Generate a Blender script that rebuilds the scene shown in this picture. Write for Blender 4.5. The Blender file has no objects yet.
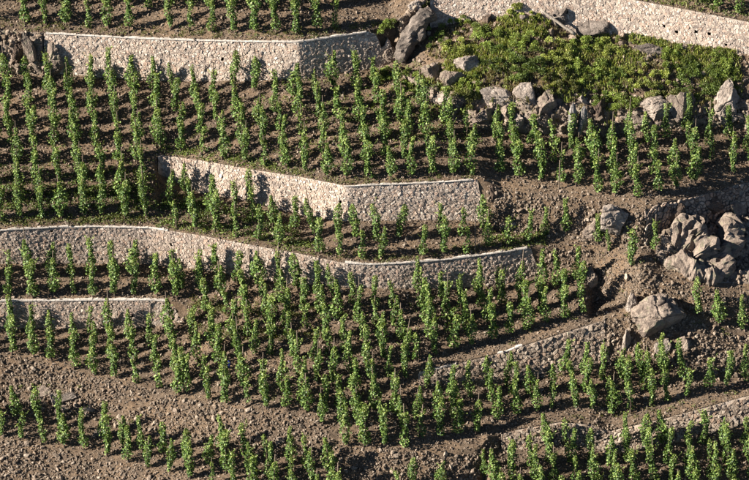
import bpy, math
import numpy as np
from mathutils import Vector

rng = np.random.default_rng(11)
scene = bpy.context.scene
col = scene.collection

# ------------------------------------------------------------------ camera, sky, sun, exposure
W, H, PX, DIST = 749.0, 480.0, 21.0, 160.0          # photo size, pixels per metre at the hill, metres to the hill
PITCH = math.radians(22)
CP, SP = math.cos(PITCH), math.sin(PITCH)
CAM = np.array([0.0, -DIST * CP, DIST * SP])
cam_data = bpy.data.cameras.new('camera')
cam_data.sensor_width = 36.0
cam_data.lens = 36.0 * DIST * PX / W
cam_data.clip_start = 1.0
cam_data.clip_end = 2000.0
cam = bpy.data.objects.new('camera', cam_data)
cam.location = CAM
cam.rotation_euler = (math.radians(90) - PITCH, 0, 0)
col.objects.link(cam)
scene.camera = cam

SUN = np.array([1.0, 0.27, -0.49]); SUN /= np.linalg.norm(SUN)     # direction the light travels
world = bpy.data.worlds.new('World'); scene.world = world; world.use_nodes = True
wn = world.node_tree.nodes; wl = world.node_tree.links
sky = wn.new('ShaderNodeTexSky'); sky.sky_type = 'NISHITA'; sky.sun_disc = False; sky.air_density = 0.3; sky.dust_density = 0.0; sky.altitude = 1500
sky.sun_elevation = math.asin(-SUN[2]); sky.sun_rotation = math.atan2(-SUN[0], -SUN[1])
wl.new(sky.outputs[0], wn['Background'].inputs[0]); wn['Background'].inputs[1].default_value = 0.05
ld = bpy.data.lights.new('sun', 'SUN'); ld.energy = 5.0; ld.angle = math.radians(0.5); ld.color = (1.0, 0.945, 0.87)
lo = bpy.data.objects.new('sun', ld); col.objects.link(lo)
lo.rotation_euler = Vector(SUN).to_track_quat('-Z', 'Y').to_euler(); lo.location = (-60, -40, 60)
scene.view_settings.view_transform = 'Standard'; scene.view_settings.look = 'None'
scene.view_settings.gamma = 1.0; scene.view_settings.use_curve_mapping = False
scene.view_settings.exposure = 1.68
scene.cycles.diffuse_bounces = 1; scene.cycles.max_bounces = 6

# ------------------------------------------------------------------ small helpers
def tag(o, label=None, cat=None, group=None, kind=None):
    if label: o['label'] = label
    if cat: o['category'] = cat
    if group: o['group'] = group
    if kind: o['kind'] = kind
    return o

def link(o, parent=None):
    col.objects.link(o)
    if parent is not None: o.parent = parent
    return o

def mesh_np(name, verts, faces, mat=None, colors=None, smooth=False):
    """verts (n,3); faces: list of (m,k) arrays, k constant within each array"""
    me = bpy.data.meshes.new(name)
    verts = np.asarray(verts, dtype=np.float32)
    if not isinstance(faces, list): faces = [faces]
    faces = [np.asarray(f, dtype=np.int32) for f in faces if len(f)]
    me.vertices.add(len(verts)); me.vertices.foreach_set('co', verts.ravel())
    loops = np.concatenate([f.ravel() for f in faces])
    tot = np.concatenate([np.full(len(f), f.shape[1], np.int32) for f in faces])
    start = np.concatenate([[0], np.cumsum(tot)[:-1]]).astype(np.int32)
    me.loops.add(len(loops)); me.loops.foreach_set('vertex_index', loops)
    me.polygons.add(len(tot)); me.polygons.foreach_set('loop_start', start)
    try: me.polygons.foreach_set('loop_total', tot)
    except Exception: pass
    if smooth: me.polygons.foreach_set('use_smooth', np.ones(len(tot), bool))
    else: me.polygons.foreach_set('use_smooth', np.zeros(len(tot), bool))
    if colors is not None:
        a = me.attributes.new('Col', 'FLOAT_COLOR', 'POINT')
        c = np.ones((len(verts), 4), np.float32); c[:, :3] = colors
        a.data.foreach_set('color', c.ravel())
    me.update(calc_edges=True); me.validate()
    if mat: me.materials.append(mat)
    return me

def mobj(name, me, parent=None):
    return link(bpy.data.objects.new(name, me), parent)

def empty(name, loc):
    e = bpy.data.objects.new(name, None); e.empty_display_size = 0.1; e.location = loc
    return link(e)

# vectorised value noise ------------------------------------------------
def _hash(ix, iy, iz, seed):
    h = (ix * 374761393 + iy * 668265263 + iz * 2147483647 + seed * 974711) & 0xFFFFFFFF
    h = ((h ^ (h >> 13)) * 1274126177) & 0xFFFFFFFF
    h = ((h ^ (h >> 15)) * 2246822519) & 0xFFFFFFFF
    return ((h ^ (h >> 16)) & 0xFFFF) / 65535.0

def vnoise(p, seed=0):
    p = np.asarray(p, float); i = np.floor(p).astype(np.int64); f = p - i
    f = f * f * (3 - 2 * f); out = 0
    for dx in (0, 1):
        for dy in (0, 1):
            for dz in (0, 1):
                w = np.where(dx, f[..., 0], 1 - f[..., 0]) * np.where(dy, f[..., 1], 1 - f[..., 1]) * np.where(dz, f[..., 2], 1 - f[..., 2])
                out = out + w * _hash(i[..., 0] + dx, i[..., 1] + dy, i[..., 2] + dz, seed)
    return out * 2 - 1

def fbm(p, freq, octs=4, seed=0, gain=0.5):
    s, a, t = 0, 1.0, 0
    for k in range(octs):
        s = s + a * vnoise(np.asarray(p) * freq, seed + k * 17); t += a
        a *= gain; freq *= 2.03
    return s / t

# ------------------------------------------------------------------ materials (procedural)
def new_mat(name):
    m = bpy.data.materials.new(name); m.use_nodes = True
    nt = m.node_tree; nt.nodes.clear()
    out = nt.nodes.new('ShaderNodeOutputMaterial')
    b = nt.nodes.new('ShaderNodeBsdfPrincipled'); b.inputs['Roughness'].default_value = 0.9
    b.inputs['Specular IOR Level'].default_value = 0.2
    nt.links.new(b.outputs[0], out.inputs[0])
    return m, nt, b, out

def noise_node(nt, scale, detail=6, rough=0.6, coord='Object'):
    tc = nt.nodes.new('ShaderNodeTexCoord'); n = nt.nodes.new('ShaderNodeTexNoise')
    n.inputs['Scale'].default_value = scale; n.inputs['Detail'].default_value = detail; n.inputs['Roughness'].default_value = rough
    nt.links.new(tc.outputs[coord], n.inputs['Vector']); return n

def ramp(nt, src, stops):
    r = nt.nodes.new('ShaderNodeValToRGB'); e = r.color_ramp.elements
    e[0].position, e[0].color = stops[0][0], (*stops[0][1], 1)
    e[1].position, e[1].color = stops[-1][0], (*stops[-1][1], 1)
    for p, c in stops[1:-1]:
        k = e.new(p); k.color = (*c, 1)
    nt.links.new(src, r.inputs[0]); return r

def add_bump(nt, b, src, dist, strength=1.0):
    bp = nt.nodes.new('ShaderNodeBump'); bp.inputs['Distance'].default_value = dist; bp.inputs['Strength'].default_value = strength
    nt.links.new(src, bp.inputs['Height']); nt.links.new(bp.outputs[0], b.inputs['Normal'])

def mix_col(nt, a, b, fac, mode='MIX'):
    m = nt.nodes.new('ShaderNodeMix'); m.data_type = 'RGBA'; m.blend_type = mode
    if isinstance(fac, float): m.inputs['Factor'].default_value = fac
    else: nt.links.new(fac, m.inputs['Factor'])
    for s, v in ((m.inputs[6], a), (m.inputs[7], b)):
        if isinstance(v, tuple): s.default_value = (*v, 1)
        else: nt.links.new(v, s)
    return m.outputs[2]

def mat_soil():
    m, nt, b, _ = new_mat('stony_soil')
    n1 = noise_node(nt, 0.35, 5, 0.6); n2 = noise_node(nt, 9.0, 8, 0.75); n3 = noise_node(nt, 1.6, 4)
    c1 = ramp(nt, n2.outputs[0], [(0.3, (0.056, 0.041, 0.029)), (0.5, (0.148, 0.111, 0.078)), (0.72, (0.265, 0.207, 0.150))])
    c2 = ramp(nt, n1.outputs[0], [(0.35, (0.80, 0.76, 0.74)), (0.65, (1.15, 1.08, 1.0))])
    c3 = ramp(nt, n3.outputs[0], [(0.4, (0.9, 0.9, 0.9)), (0.62, (1.1, 1.03, 0.94))])
    o = mix_col(nt, c1.outputs[0], c2.outputs[0], 1.0, 'MULTIPLY')
    o = mix_col(nt, o, c3.outputs[0], 1.0, 'MULTIPLY')
    nt.links.new(o, b.inputs['Base Color'])
    add_bump(nt, b, n2.outputs[0], 0.09)
    return m

def mat_attr(name, grain=20.0, amount=0.35, bump=0.02, rough=0.9):
    """colour of each piece comes from its own attribute, with a fine grain over it"""
    m, nt, b, _ = new_mat(name)
    at = nt.nodes.new('ShaderNodeAttribute'); at.attribute_name = 'Col'
    n = noise_node(nt, grain, 5, 0.7)
    lo_, hi_ = 1 - amount, 1 + amount
    g = ramp(nt, n.outputs[0], [(0.3, (lo_,) * 3), (0.7, (hi_,) * 3)])
    o = mix_col(nt, at.outputs[0], g.outputs[0], 1.0, 'MULTIPLY')
    nt.links.new(o, b.inputs['Base Color']); b.inputs['Roughness'].default_value = rough
    if bump: add_bump(nt, b, n.outputs[0], bump)
    return m

def mat_rock(name, dark, mid, light, lichen=None):
    m, nt, b, _ = new_mat(name)
    n1 = noise_node(nt, 1.7, 8, 0.7); n2 = noise_node(nt, 11.0, 6, 0.7)
    c = ramp(nt, n1.outputs[0], [(0.32, dark), (0.5, mid), (0.68, light)])
    g = ramp(nt, n2.outputs[0], [(0.3, (0.62, 0.62, 0.62)), (0.7, (1.3, 1.28, 1.25))])
    o = mix_col(nt, c.outputs[0], g.outputs[0], 1.0, 'MULTIPLY')
    if lichen:
        n3 = noise_node(nt, 3.3, 5, 0.6)
        f = ramp(nt, n3.outputs[0], [(0.54, (0, 0, 0)), (0.64, (1, 1, 1))])
        o = mix_col(nt, o, lichen, f.outputs[0])
    nt.links.new(o, b.inputs['Base Color']); add_bump(nt, b, n2.outputs[0], 0.08)
    return m

def mat_leaf(name, trans=0.3):
    m, nt, b, out = new_mat(name)
    at = nt.nodes.new('ShaderNodeAttribute'); at.attribute_name = 'Col'
    nt.links.new(at.outputs[0], b.inputs['Base Color'])
    b.inputs['Roughness'].default_value = 0.5; b.inputs['Specular IOR Level'].default_value = 0.35
    t = nt.nodes.new('ShaderNodeBsdfTranslucent')
    tcol = mix_col(nt, at.outputs[0], (1.35, 1.2, 0.5), 1.0, 'MULTIPLY'); nt.links.new(tcol, t.inputs[0])
    mx = nt.nodes.new('ShaderNodeMixShader'); mx.inputs[0].default_value = trans
    nt.links.new(b.outputs[0], mx.inputs[1]); nt.links.new(t.outputs[0], mx.inputs[2]); nt.links.new(mx.outputs[0], out.inputs[0])
    return m

def mat_wood(name, dark, light, scale=14):
    m, nt, b, _ = new_mat(name)
    n = noise_node(nt, scale, 6, 0.7)
    c = ramp(nt, n.outputs[0], [(0.3, dark), (0.7, light)])
    nt.links.new(c.outputs[0], b.inputs['Base Color']); add_bump(nt, b, n.outputs[0], 0.01)
    return m

def mat_mortar(name, dark, light):
    m, nt, b, _ = new_mat(name)
    n = noise_node(nt, 6.0, 8, 0.75); n1 = noise_node(nt, 0.6, 4, 0.6)
    c = ramp(nt, n.outputs[0], [(0.32, dark), (0.66, light)])
    s = ramp(nt, n1.outputs[0], [(0.35, (0.78, 0.75, 0.72)), (0.62, (1.08, 1.05, 1.02))])
    nt.links.new(mix_col(nt, c.outputs[0], s.outputs[0], 1.0, 'MULTIPLY'), b.inputs['Base Color']); add_bump(nt, b, n.outputs[0], 0.04)
    return m

M_SOIL = mat_soil()
M_STONE = mat_attr('loose_stone', 16.0, 0.4, 0.02)
M_WALLSTONE = mat_attr('wall_stone', 22.0, 0.35, 0.02)
M_MORTAR = mat_mortar('lime_mortar', (0.26, 0.208, 0.163), (0.47, 0.395, 0.32))
M_COPING = mat_mortar('pale_coping', (0.36, 0.32, 0.275), (0.66, 0.60, 0.53))
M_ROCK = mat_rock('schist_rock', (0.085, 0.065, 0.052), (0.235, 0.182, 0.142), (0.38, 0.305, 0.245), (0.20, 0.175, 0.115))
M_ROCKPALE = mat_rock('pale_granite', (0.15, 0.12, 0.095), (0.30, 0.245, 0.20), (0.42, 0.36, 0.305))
M_ROCKDARK = mat_rock('shade_dark_schist', (0.035, 0.026, 0.022), (0.09, 0.063, 0.046), (0.16, 0.115, 0.085))  # darker schist; on shaded rocks the shade is worked into this colour
M_ROCKGREY = mat_rock('grey_schist', (0.055, 0.045, 0.038), (0.15, 0.122, 0.10), (0.26, 0.215, 0.18))
M_LEAF = mat_leaf('vine_leaf', 0.2)
M_WEED = mat_leaf('weed_leaf', 0.25)
M_STAKE = mat_wood('weathered_stake', (0.07, 0.05, 0.035), (0.20, 0.155, 0.11))
M_TRUNK = mat_wood('vine_bark', (0.04, 0.028, 0.02), (0.11, 0.08, 0.055), 25)
M_LOG = mat_wood('bleached_wood', (0.16, 0.125, 0.09), (0.42, 0.36, 0.29), 10)
M_SLAB = mat_wood('split_grey_rock', (0.05, 0.045, 0.042), (0.30, 0.27, 0.24), 9)
mb, ntb, bb, _ = new_mat('blue_plastic')
nb = noise_node(ntb, 8.0); cb = ramp(ntb, nb.outputs[0], [(0.3, (0.015, 0.02, 0.13)), (0.7, (0.03, 0.045, 0.24))]); ntb.links.new(cb.outputs[0], bb.inputs['Base Color'])
M_BLUE = mb

# ------------------------------------------------------------------ the hillside: terrace lines surveyed across the slope
# every line is given along u (left to right) by its height on the view (v) and its depth into the hill (y, metres)
LV = [
 [(-60,560),(810,560)],
 [(-60,436),(14,440),(45,447),(90,455),(135,468),(180,479),(220,490),(300,506),(340,512),(480,512),(810,508)],
 [(-60,404),(14,411),(60,416),(100,425),(130,430),(170,437),(210,444),(250,450),(290,453),(330,459),(347,482),(400,496),(472,496),(484,482),(490,452),(500,448),(550,441),(600,446),(640,438),(700,426),(735,415),(810,398)],
 [(-60,349),(14,357),(55,366),(100,378),(142,387),(187,399),(230,407),(290,414),(318,420),(338,446),(400,451),(450,452),(480,447),(487,438),(500,434),(520,429),(560,422),(590,424),(610,431),(640,424),(670,417),(735,399),(810,379)],
 [(-60,342),(14,349),(100,360),(200,378),(300,388),(380,387),(412,378),(450,388),(500,382),(550,372),(600,362),(640,368),(680,368),(735,378),(810,372)],
 [(-60,341),(14,347),(100,358),(200,376),(300,386),(380,385),(412,375),(455,364),(500,353),(550,337),(600,321),(625,314),(645,302),(680,312),(735,330),(810,332)],
 [(-60,328),(100,328),(150,327),(175,323),(200,319),(230,317),(300,322),(400,324),(500,308),(575,292),(590,303),(600,300),(650,300),(690,310),(735,318),(810,322)],
 [(-60,301),(14,300.5),(100,299.5),(150,299.5),(172,301),(184,304),(200,310),(230,315),(300,320),(400,322),(500,306),(575,290),(590,284),(600,272),(640,268),(665,280),(690,291),(735,298),(810,302)],
 [(-60,264),(14,263),(130,263),(150,264),(180,267),(200,269),(240,275),(280,282),(350,287),(400,288),(450,288),(500,285),(541,274),(560,269),(580,263),(600,257),(640,252),(665,268),(690,281),(720,286),(810,288)],
 [(-60,232),(14,229),(60,226.5),(100,226),(150,227.5),(200,235),(250,244.5),(300,253.5),(340,262),(370,264),(400,263),(450,258.5),(500,252),(540,246),(560,249),(580,250),(600,252),(640,249),(665,265),(690,278),(720,283),(810,285)],
 [(-60,172),(100,167),(150,163),(158,173),(200,193),(250,201),(300,215),(345,221),(400,220),(450,220),(480,221),(500,230),(530,234),(560,237),(600,247),(640,247),(655,236),(668,225),(700,220),(735,214),(810,200)],
 [(-60,170),(100,165),(150,161),(157,158),(160,154.5),(200,160),(250,169),(300,176.5),(345,185.5),(400,183.5),(450,181),(481,178.5),(489,183),(500,189),(570,197),(610,206),(640,212),(660,203),(700,195),(735,185),(810,168)],
 [(-60,78),(14,76),(60,76),(100,79),(150,82),(200,83),(250,82),(300,82),(350,74),(390,68),(400,76),(430,97),(450,118),(480,128),(500,132),(550,134),(600,136),(650,130),(700,126),(735,128),(810,128)],
 [(-60,77),(14,75),(60,75),(100,78),(150,81),(200,82),(250,81),(300,81),(350,73),(390,66),(400,68),(430,78),(450,90),(500,98),(560,98),(600,110),(640,108),(700,100),(735,100),(810,100)],
 [(-60,76),(14,74),(60,74),(100,77),(150,80),(200,81),(250,80),(300,80),(350,72),(390,64),(410,46),(430,28),(460,22),(500,17),(540,18),(570,32),(600,35),(640,37),(680,46),(735,52),(810,62)],
 [(-60,27),(14,31),(45,33),(100,36),(150,38.5),(200,40),(250,41),(298,42),(350,34),(370,31),(390,26),(410,10),(430,-9),(500,-15),(600,-8),(636,0),(690,10),(735,19),(810,34)],
 [(-60,-90),(810,-90)],
]
NAN = float('nan')
LY = [
 None,
 [(-60,-6.1),(14,-6.5),(45,-6.8),(90,-7.4),(135,-8.4),(180,-9.3),(220,-10),(300,-10.9),(340,-11.2),(480,-10.9),(550,-10.3),(600,-10),(735,-9.5),(810,-9.2)],
 [(-60,-4.8),(14,-5.0),(50,-5.15),(100,-5.9),(150,-6.6),(200,-7.4),(250,-8.1),(300,-8.5),(330,-8.8),(347,-9.5),(400,-9.9),(472,-9.7),(490,-8.4),(500,-8.0),(550,-7.75),(600,-7.7),(640,-7.7),(700,-7.25),(735,-6.8),(810,-6.1)],
 [(-60,-2.7),(14,-3.0),(50,-3.4),(100,-4.2),(150,-5.1),(200,-6.1),(250,-6.9),(300,-7.3),(320,-7.6),(340,-8.6),(400,-8.9),(450,-8.8),(480,-8.5),(490,-8.0),(500,-7.7),(560,-7.3),(600,-7.2),(640,-7.2),(700,-6.75),(735,-6.3),(810,-5.6)],
 [(-60,NAN),(414,NAN),(415,-5.75),(450,-5.65),(500,-5.15),(550,-4.75),(600,-4.3),(640,-4.6),(700,-5.0),(735,-4.95),(810,-4.7)],
 [(-60,NAN),(414,NAN),(415,-5.6),(450,-5.2),(500,-4.6),(550,-4.05),(600,-3.4),(640,-2.9),(700,-3.4),(735,-3.4),(810,-3.2)],
 [(-60,-1.4),(100,-1.42),(184,-1.55),(222,-2.15),(260,-2.75),(261,NAN),(589,NAN),(590,-1.4),(600,-1.45),(640,-2.6),(700,-2.95),(735,-2.9),(810,-2.7)],
 [(-60,-1.2),(100,-1.2),(184,-1.35),(222,-2.0),(260,-2.65),(261,NAN),(589,NAN),(590,-.9),(600,-.85),(640,-1.9),(700,-2.5),(735,-2.4),(810,-2.2)],
 [(-60,.2),(14,.45),(60,.75),(100,.85),(150,.75),(200,.05),(250,-.75),(300,-1.45),(340,-1.85),(370,-1.85),(400,-1.75),(450,-1.35),(500,-.95),(525,-.65),(540,-.5),(580,-.5),(600,-.45),(601,NAN),(810,NAN)],
 [(-60,.35),(14,.6),(60,.9),(100,1.0),(150,.9),(200,.2),(250,-.6),(300,-1.3),(340,-1.7),(370,-1.7),(400,-1.6),(450,-1.2),(500,-.8),(540,-.3),(580,-.2),(600,-.25),(601,NAN),(654,NAN),(655,-.95),(690,-2.0),(735,-1.95),(810,-1.8)],
 [(-60,NAN),(157,NAN),(158,4.3),(200,3.6),(250,2.6),(300,1.8),(345,.7),(400,.8),(450,.9),(480,1.0),(500,.6),(560,.15),(600,-.2),(640,-.8),(660,.1),(700,1.05),(735,1.9),(810,3.1)],
 [(-60,NAN),(157,NAN),(158,4.5),(200,3.8),(250,2.8),(300,2.0),(345,.9),(400,1.0),(450,1.1),(480,1.2),(500,1.2),(570,.8),(610,.3),(640,-.2),(660,.25),(700,1.25),(735,2.1),(810,3.3)],
 [(-60,9.0),(14,8.85),(45,8.6),(100,8.3),(150,7.9),(200,7.5),(250,7.1),(298,6.7),(350,7.42),(370,7.7),(390,7.5),(410,6.2),(430,5.4),(450,4.5),(480,4.1),(500,3.9),(570,4.0),(640,4.0),(700,4.7),(735,4.8),(810,5.0)],
 [(-60,9.05),(14,8.9),(45,8.65),(100,8.35),(150,7.95),(200,7.55),(250,7.15),(298,6.75),(350,7.47),(370,7.75),(390,7.8),(410,7.0),(430,6.2),(450,5.2),(480,4.9),(500,4.7),(570,4.8),(640,4.7),(700,5.3),(735,5.4),(810,5.6)],
 [(-60,9.1),(14,8.95),(45,8.7),(100,8.4),(150,8.0),(200,7.6),(250,7.2),(298,6.8),(350,7.52),(370,7.8),(390,8.1),(410,8.3),(430,8.6),(460,8.6),(500,8.5),(540,8.3),(600,7.9),(640,7.5),(680,6.9),(735,6.3),(810,5.6)],
 [(-60,9.3),(14,9.15),(45,8.9),(100,8.6),(150,8.2),(200,7.8),(250,7.4),(298,7.0),(350,7.72),(370,8.0),(390,8.3),(410,8.6),(430,8.9),(460,8.9),(500,8.8),(540,8.6),(600,8.2),(636,7.8),(690,7.0),(735,6.55),(810,5.8)],
 None,
]
NL = len(LV)
UG = np.arange(-60, 811, 1.0)
def interp(pts, u):
    a = np.array(pts, float); return np.interp(u, a[:, 0], a[:, 1])
VG = np.array([interp(p, UG) for p in LV])
for k in range(1, NL):
    VG[k] = np.minimum(VG[k], VG[k - 1] - 0.7)
YG = np.full_like(VG, np.nan)
for k in range(NL):
    if LY[k] is not None: YG[k] = interp(LY[k], UG)
YG[0] = YG[1] - (VG[0] - VG[1]) / PX * 0.90
YG[-1] = YG[-2] + (VG[-2] - VG[-1]) / PX * 1.08
for i in range(len(UG)):
    ok = ~np.isnan(YG[:, i])
    YG[:, i] = np.interp(-VG[:, i], -VG[ok, i], YG[ok, i])
ker = np.exp(-0.5 * (np.arange(-9, 10) / 3.0) ** 2); ker /= ker.sum()
for k in range(NL):
    YG[k] = np.convolve(np.pad(YG[k], 9, mode='edge'), ker, 'valid')

def to_world(u, v, y):
    u, v, y = np.broadcast_arrays(np.asarray(u, float), np.asarray(v, float), np.asarray(y, float))
    f = DIST * PX
    a = (u - W / 2) / f; b = -(v - H / 2) / f
    dx, dy, dz = a, CP + b * SP, -SP + b * CP
    t = (y - CAM[1]) / dy
    return np.stack([CAM[0] + dx * t, y, CAM[2] + dz * t], -1)

def lineV(k, u): return np.interp(u, UG, VG[k])
def lineY(k, u): return np.interp(u, UG, YG[k])
def lineP(k, u): return to_world(u, lineV(k, u), lineY(k, u))

# kind of ground between line k and k+1: 0 terrace, 1 rubble bank, 2 wall, 3 rock, 4 scrub slope
def seg_kind(k, u):
    u = np.asarray(u, float); z = np.zeros(u.shape, int)
    if k == 0: return np.where(u < 480, 1, 0)
    if k == 2: return np.where((u > 500) & (u < 795), 2, 1)
    if k == 4: return np.where((u > 418) & (u < 605), 2, np.where(u > 412, 1, 0))
    if k == 6: return np.where(u < 185, 2, np.where(u > 585, 1, 0))
    if k == 8: return np.where(u < 541, 2, np.where(u < 600, 1, 0))
    if k == 9: return np.where(u > 655, 3, 0)
    if k == 10: return np.where((u > 157) & (u < 487), 2, np.where(u >= 487, np.where((u > 646) & (u < 796), 2, 1), 0))
    if k == 12: return np.where(u > 395, 3, 0)
    if k == 13: return np.where(u > 400, 4, 0)
    if k == 14: return np.where(((u > 398) & (u < 428)) | (u < 43), 3, 2)
    return z

AMP = np.array([0.045, 0.14, 0.0, 0.48, 0.17])
NDIR = np.array([0.0, -0.6, 0.8])
def displace(P, amp):
    low = fbm(P, 0.33, 3, 5) * 0.5 + fbm(P, 1.1, 3, 9) * 0.6
    hi = fbm(P, 4.2, 3, 21) * 0.55
    Q = P * np.array([.8, .8, 1.7]) + fbm(P, .7, 2, 40)[..., None] * .5
    ridge = (1 - np.abs(fbm(Q, 1.15, 4, 60)) * 2.6) * np.clip((amp - .2) / .2, 0, 1)
    low = low + ridge * .55
    return P + NDIR * ((low + hi) * amp)[..., None]

def surf(u, v):
    """point of the ground seen at (u, v); also returns the ground kind there"""
    u = np.atleast_1d(np.asarray(u, float)); v = np.atleast_1d(np.asarray(v, float))
    V = np.stack([lineV(k, u) for k in range(NL)])
    seg = np.clip((V[:-1] >= v).sum(0) - 1, 0, NL - 2)
    P = np.zeros((len(u), 3)); kind = np.zeros(len(u), int); amp = np.zeros(len(u))
    for k in range(NL - 1):
        m = seg == k
        if not m.any(): continue
        um, vm = u[m], v[m]
        v0, v1 = lineV(k, um), lineV(k + 1, um)
        t = np.clip((v0 - vm) / np.maximum(v0 - v1, 1e-6), 0, 1)
        a, b = lineP(k, um), lineP(k + 1, um)
        P[m] = a + (b - a) * t[:, None]
        kk = seg_kind(k, um); kind[m] = kk
        amp[m] = blend_amp(k, um, t)
    return displace(P, amp), kind, seg

def blend_amp(k, u, t):
    own = AMP[seg_kind(k, u)]
    lo_ = AMP[seg_kind(max(k - 1, 0), u)]; hi_ = AMP[seg_kind(min(k + 1, NL - 2), u)]
    a0 = np.minimum(own, lo_); a1 = np.minimum(own, hi_)      # quiet at shared lines so neighbouring sheets meet
    w = np.clip(np.minimum(t, 1 - t) * 6, 0, 1)
    edge = np.where(t < 0.5, a0, a1)
    return edge + (own - edge) * w

ENDS = {4: 600, 6: 172, 8: 530, 10: 478}
def build_ground():
    us = np.concatenate([np.arange(-60, 810.1, 2.0)])
    rows, amps, krows = [], [], []
    for k in range(NL - 1):
        span = (VG[k] - VG[k + 1]).max()
        n = max(1, int(span / 2.2))
        if k in (0, NL - 2): n = max(8, int(span / 4))
        kd = seg_kind(k, us)
        a, b = lineP(k, us), lineP(k + 1, us)
        for r in range(n):
            t = r / n
            p = a + (b - a) * t
            if r > 0: p[:, 1] += np.where(kd == 2, 0.30, 0.0) * np.clip((ENDS.get(k, 9999) - us) / 14, 0, 1)      # earth behind a wall stands back from its face
            krows.append(kd); rows.append(p); amps.append(blend_amp(k, us, np.full(len(us), t)))
    rows.append(lineP(NL - 1, us)); amps.append(np.full(len(us), 0.05))
    G = displace(np.array(rows), np.array(amps))
    # carry the hill on beyond what the lens sees
    def ext_u(G, col_i, off): 
        e = G[:, col_i:col_i + 1].copy(); e[..., 0] += off[0]; e[..., 1] += off[1]; e[..., 2] += off[2]; return e
    G = np.concatenate([ext_u(G, 0, (-90, 8, 0)), ext_u(G, 0, (-30, 2, 0)), ext_u(G, 0, (-8, .4, 0)), G,
                        ext_u(G, -1, (8, .4, 0)), ext_u(G, -1, (30, 3, 0)), ext_u(G, -1, (90, 10, 0))], 1)
    bot = [G[0:1] + np.array(o) for o in ((0, -60, -38), (0, -22, -16), (0, -6, -5))]
    top = [G[-1:] + np.array(o) for o in ((0, 6, 4), (0, 25, 16), (0, 80, 45))]
    G = np.concatenate(bot + [G] + top, 0)
    nr, nc = G.shape[:2]
    idx = np.arange(nr * nc).reshape(nr, nc)
    q = np.stack([idx[:-1, :-1], idx[:-1, 1:], idx[1:, 1:], idx[1:, :-1]], -1).reshape(-1, 4)
    me = mesh_np('hillside', G.reshape(-1, 3), q, M_SOIL, smooth=True); me.materials.append(M_ROCK)
    kinds = np.concatenate([np.full((3, nc - 1), 0), np.array(krows)[:, np.clip(np.arange(nc - 1) - 3, 0, len(us) - 1)], np.full((3, nc - 1), 0)], 0)
    me.polygons.foreach_set('material_index', (kinds == 3).astype(np.int32).ravel())
    o = mobj('hillside', me)
    tag(o, kind='structure', label='steep brown stony hillside cut into vineyard terraces')
build_ground()

# ------------------------------------------------------------------ retaining walls of mortared rubble stone
def clip_half(poly, n, d):
    out = []
    for i in range(len(poly)):
        a, b = poly[i], poly[(i + 1) % len(poly)]
        da, db = a @ n - d, b @ n - d
        if da <= 0: out.append(a)
        if da * db < 0: out.append(a + (b - a) * (da / (da - db)))
    return out

def rubble_cells(S, Hm, sx, sy, r):
    """irregular stone outlines that tile a band S long and Hm high"""
    nx, ny = int(S / sx) + 2, int(Hm / sy) + 3
    P = np.zeros((ny, nx, 2))
    for j in range(ny):
        off = (j % 2) * 0.5
        P[j, :, 0] = (np.arange(nx) - 0.5 + off + r.uniform(-.5, .5, nx)) * sx
        P[j, :, 1] = (j - 0.8 + r.uniform(-.46, .46, nx)) * sy
    gone = r.uniform(size=(ny, nx)) < .22
    for j in range(ny):
        for i in range(nx):
            c = P[j, i]
            if c[0] < 0 or c[0] > S or gone[j, i]: continue
            w, h = sx * 1.5, sy * 1.5
            poly = [c + np.array(q) for q in ((-w, -h), (w, -h), (w, h), (-w, h))]
            for dj in (-2, -1, 0, 1, 2):
                for di in (-2, -1, 0, 1, 2):
                    if (di or dj) and 0 <= j + dj < ny and 0 <= i + di < nx and not gone[j + dj, i + di]:
                        n = P[j + dj, i + di] - c; L = np.hypot(*n)
                        if L < 1e-6: continue
                        n = n / L
                        poly = clip_half(poly, n, (c @ n) + L / 2 - 0.007)
                        if len(poly) < 3: break
                if len(poly) < 3: break
            if len(poly) >= 3: yield c, np.array(poly)

WALL_PAL = np.array([[.40,.345,.30],[.35,.295,.25],[.44,.395,.35],[.30,.265,.235],[.38,.30,.25],[.47,.43,.39],[.24,.21,.19],[.36,.32,.285]])

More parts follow.
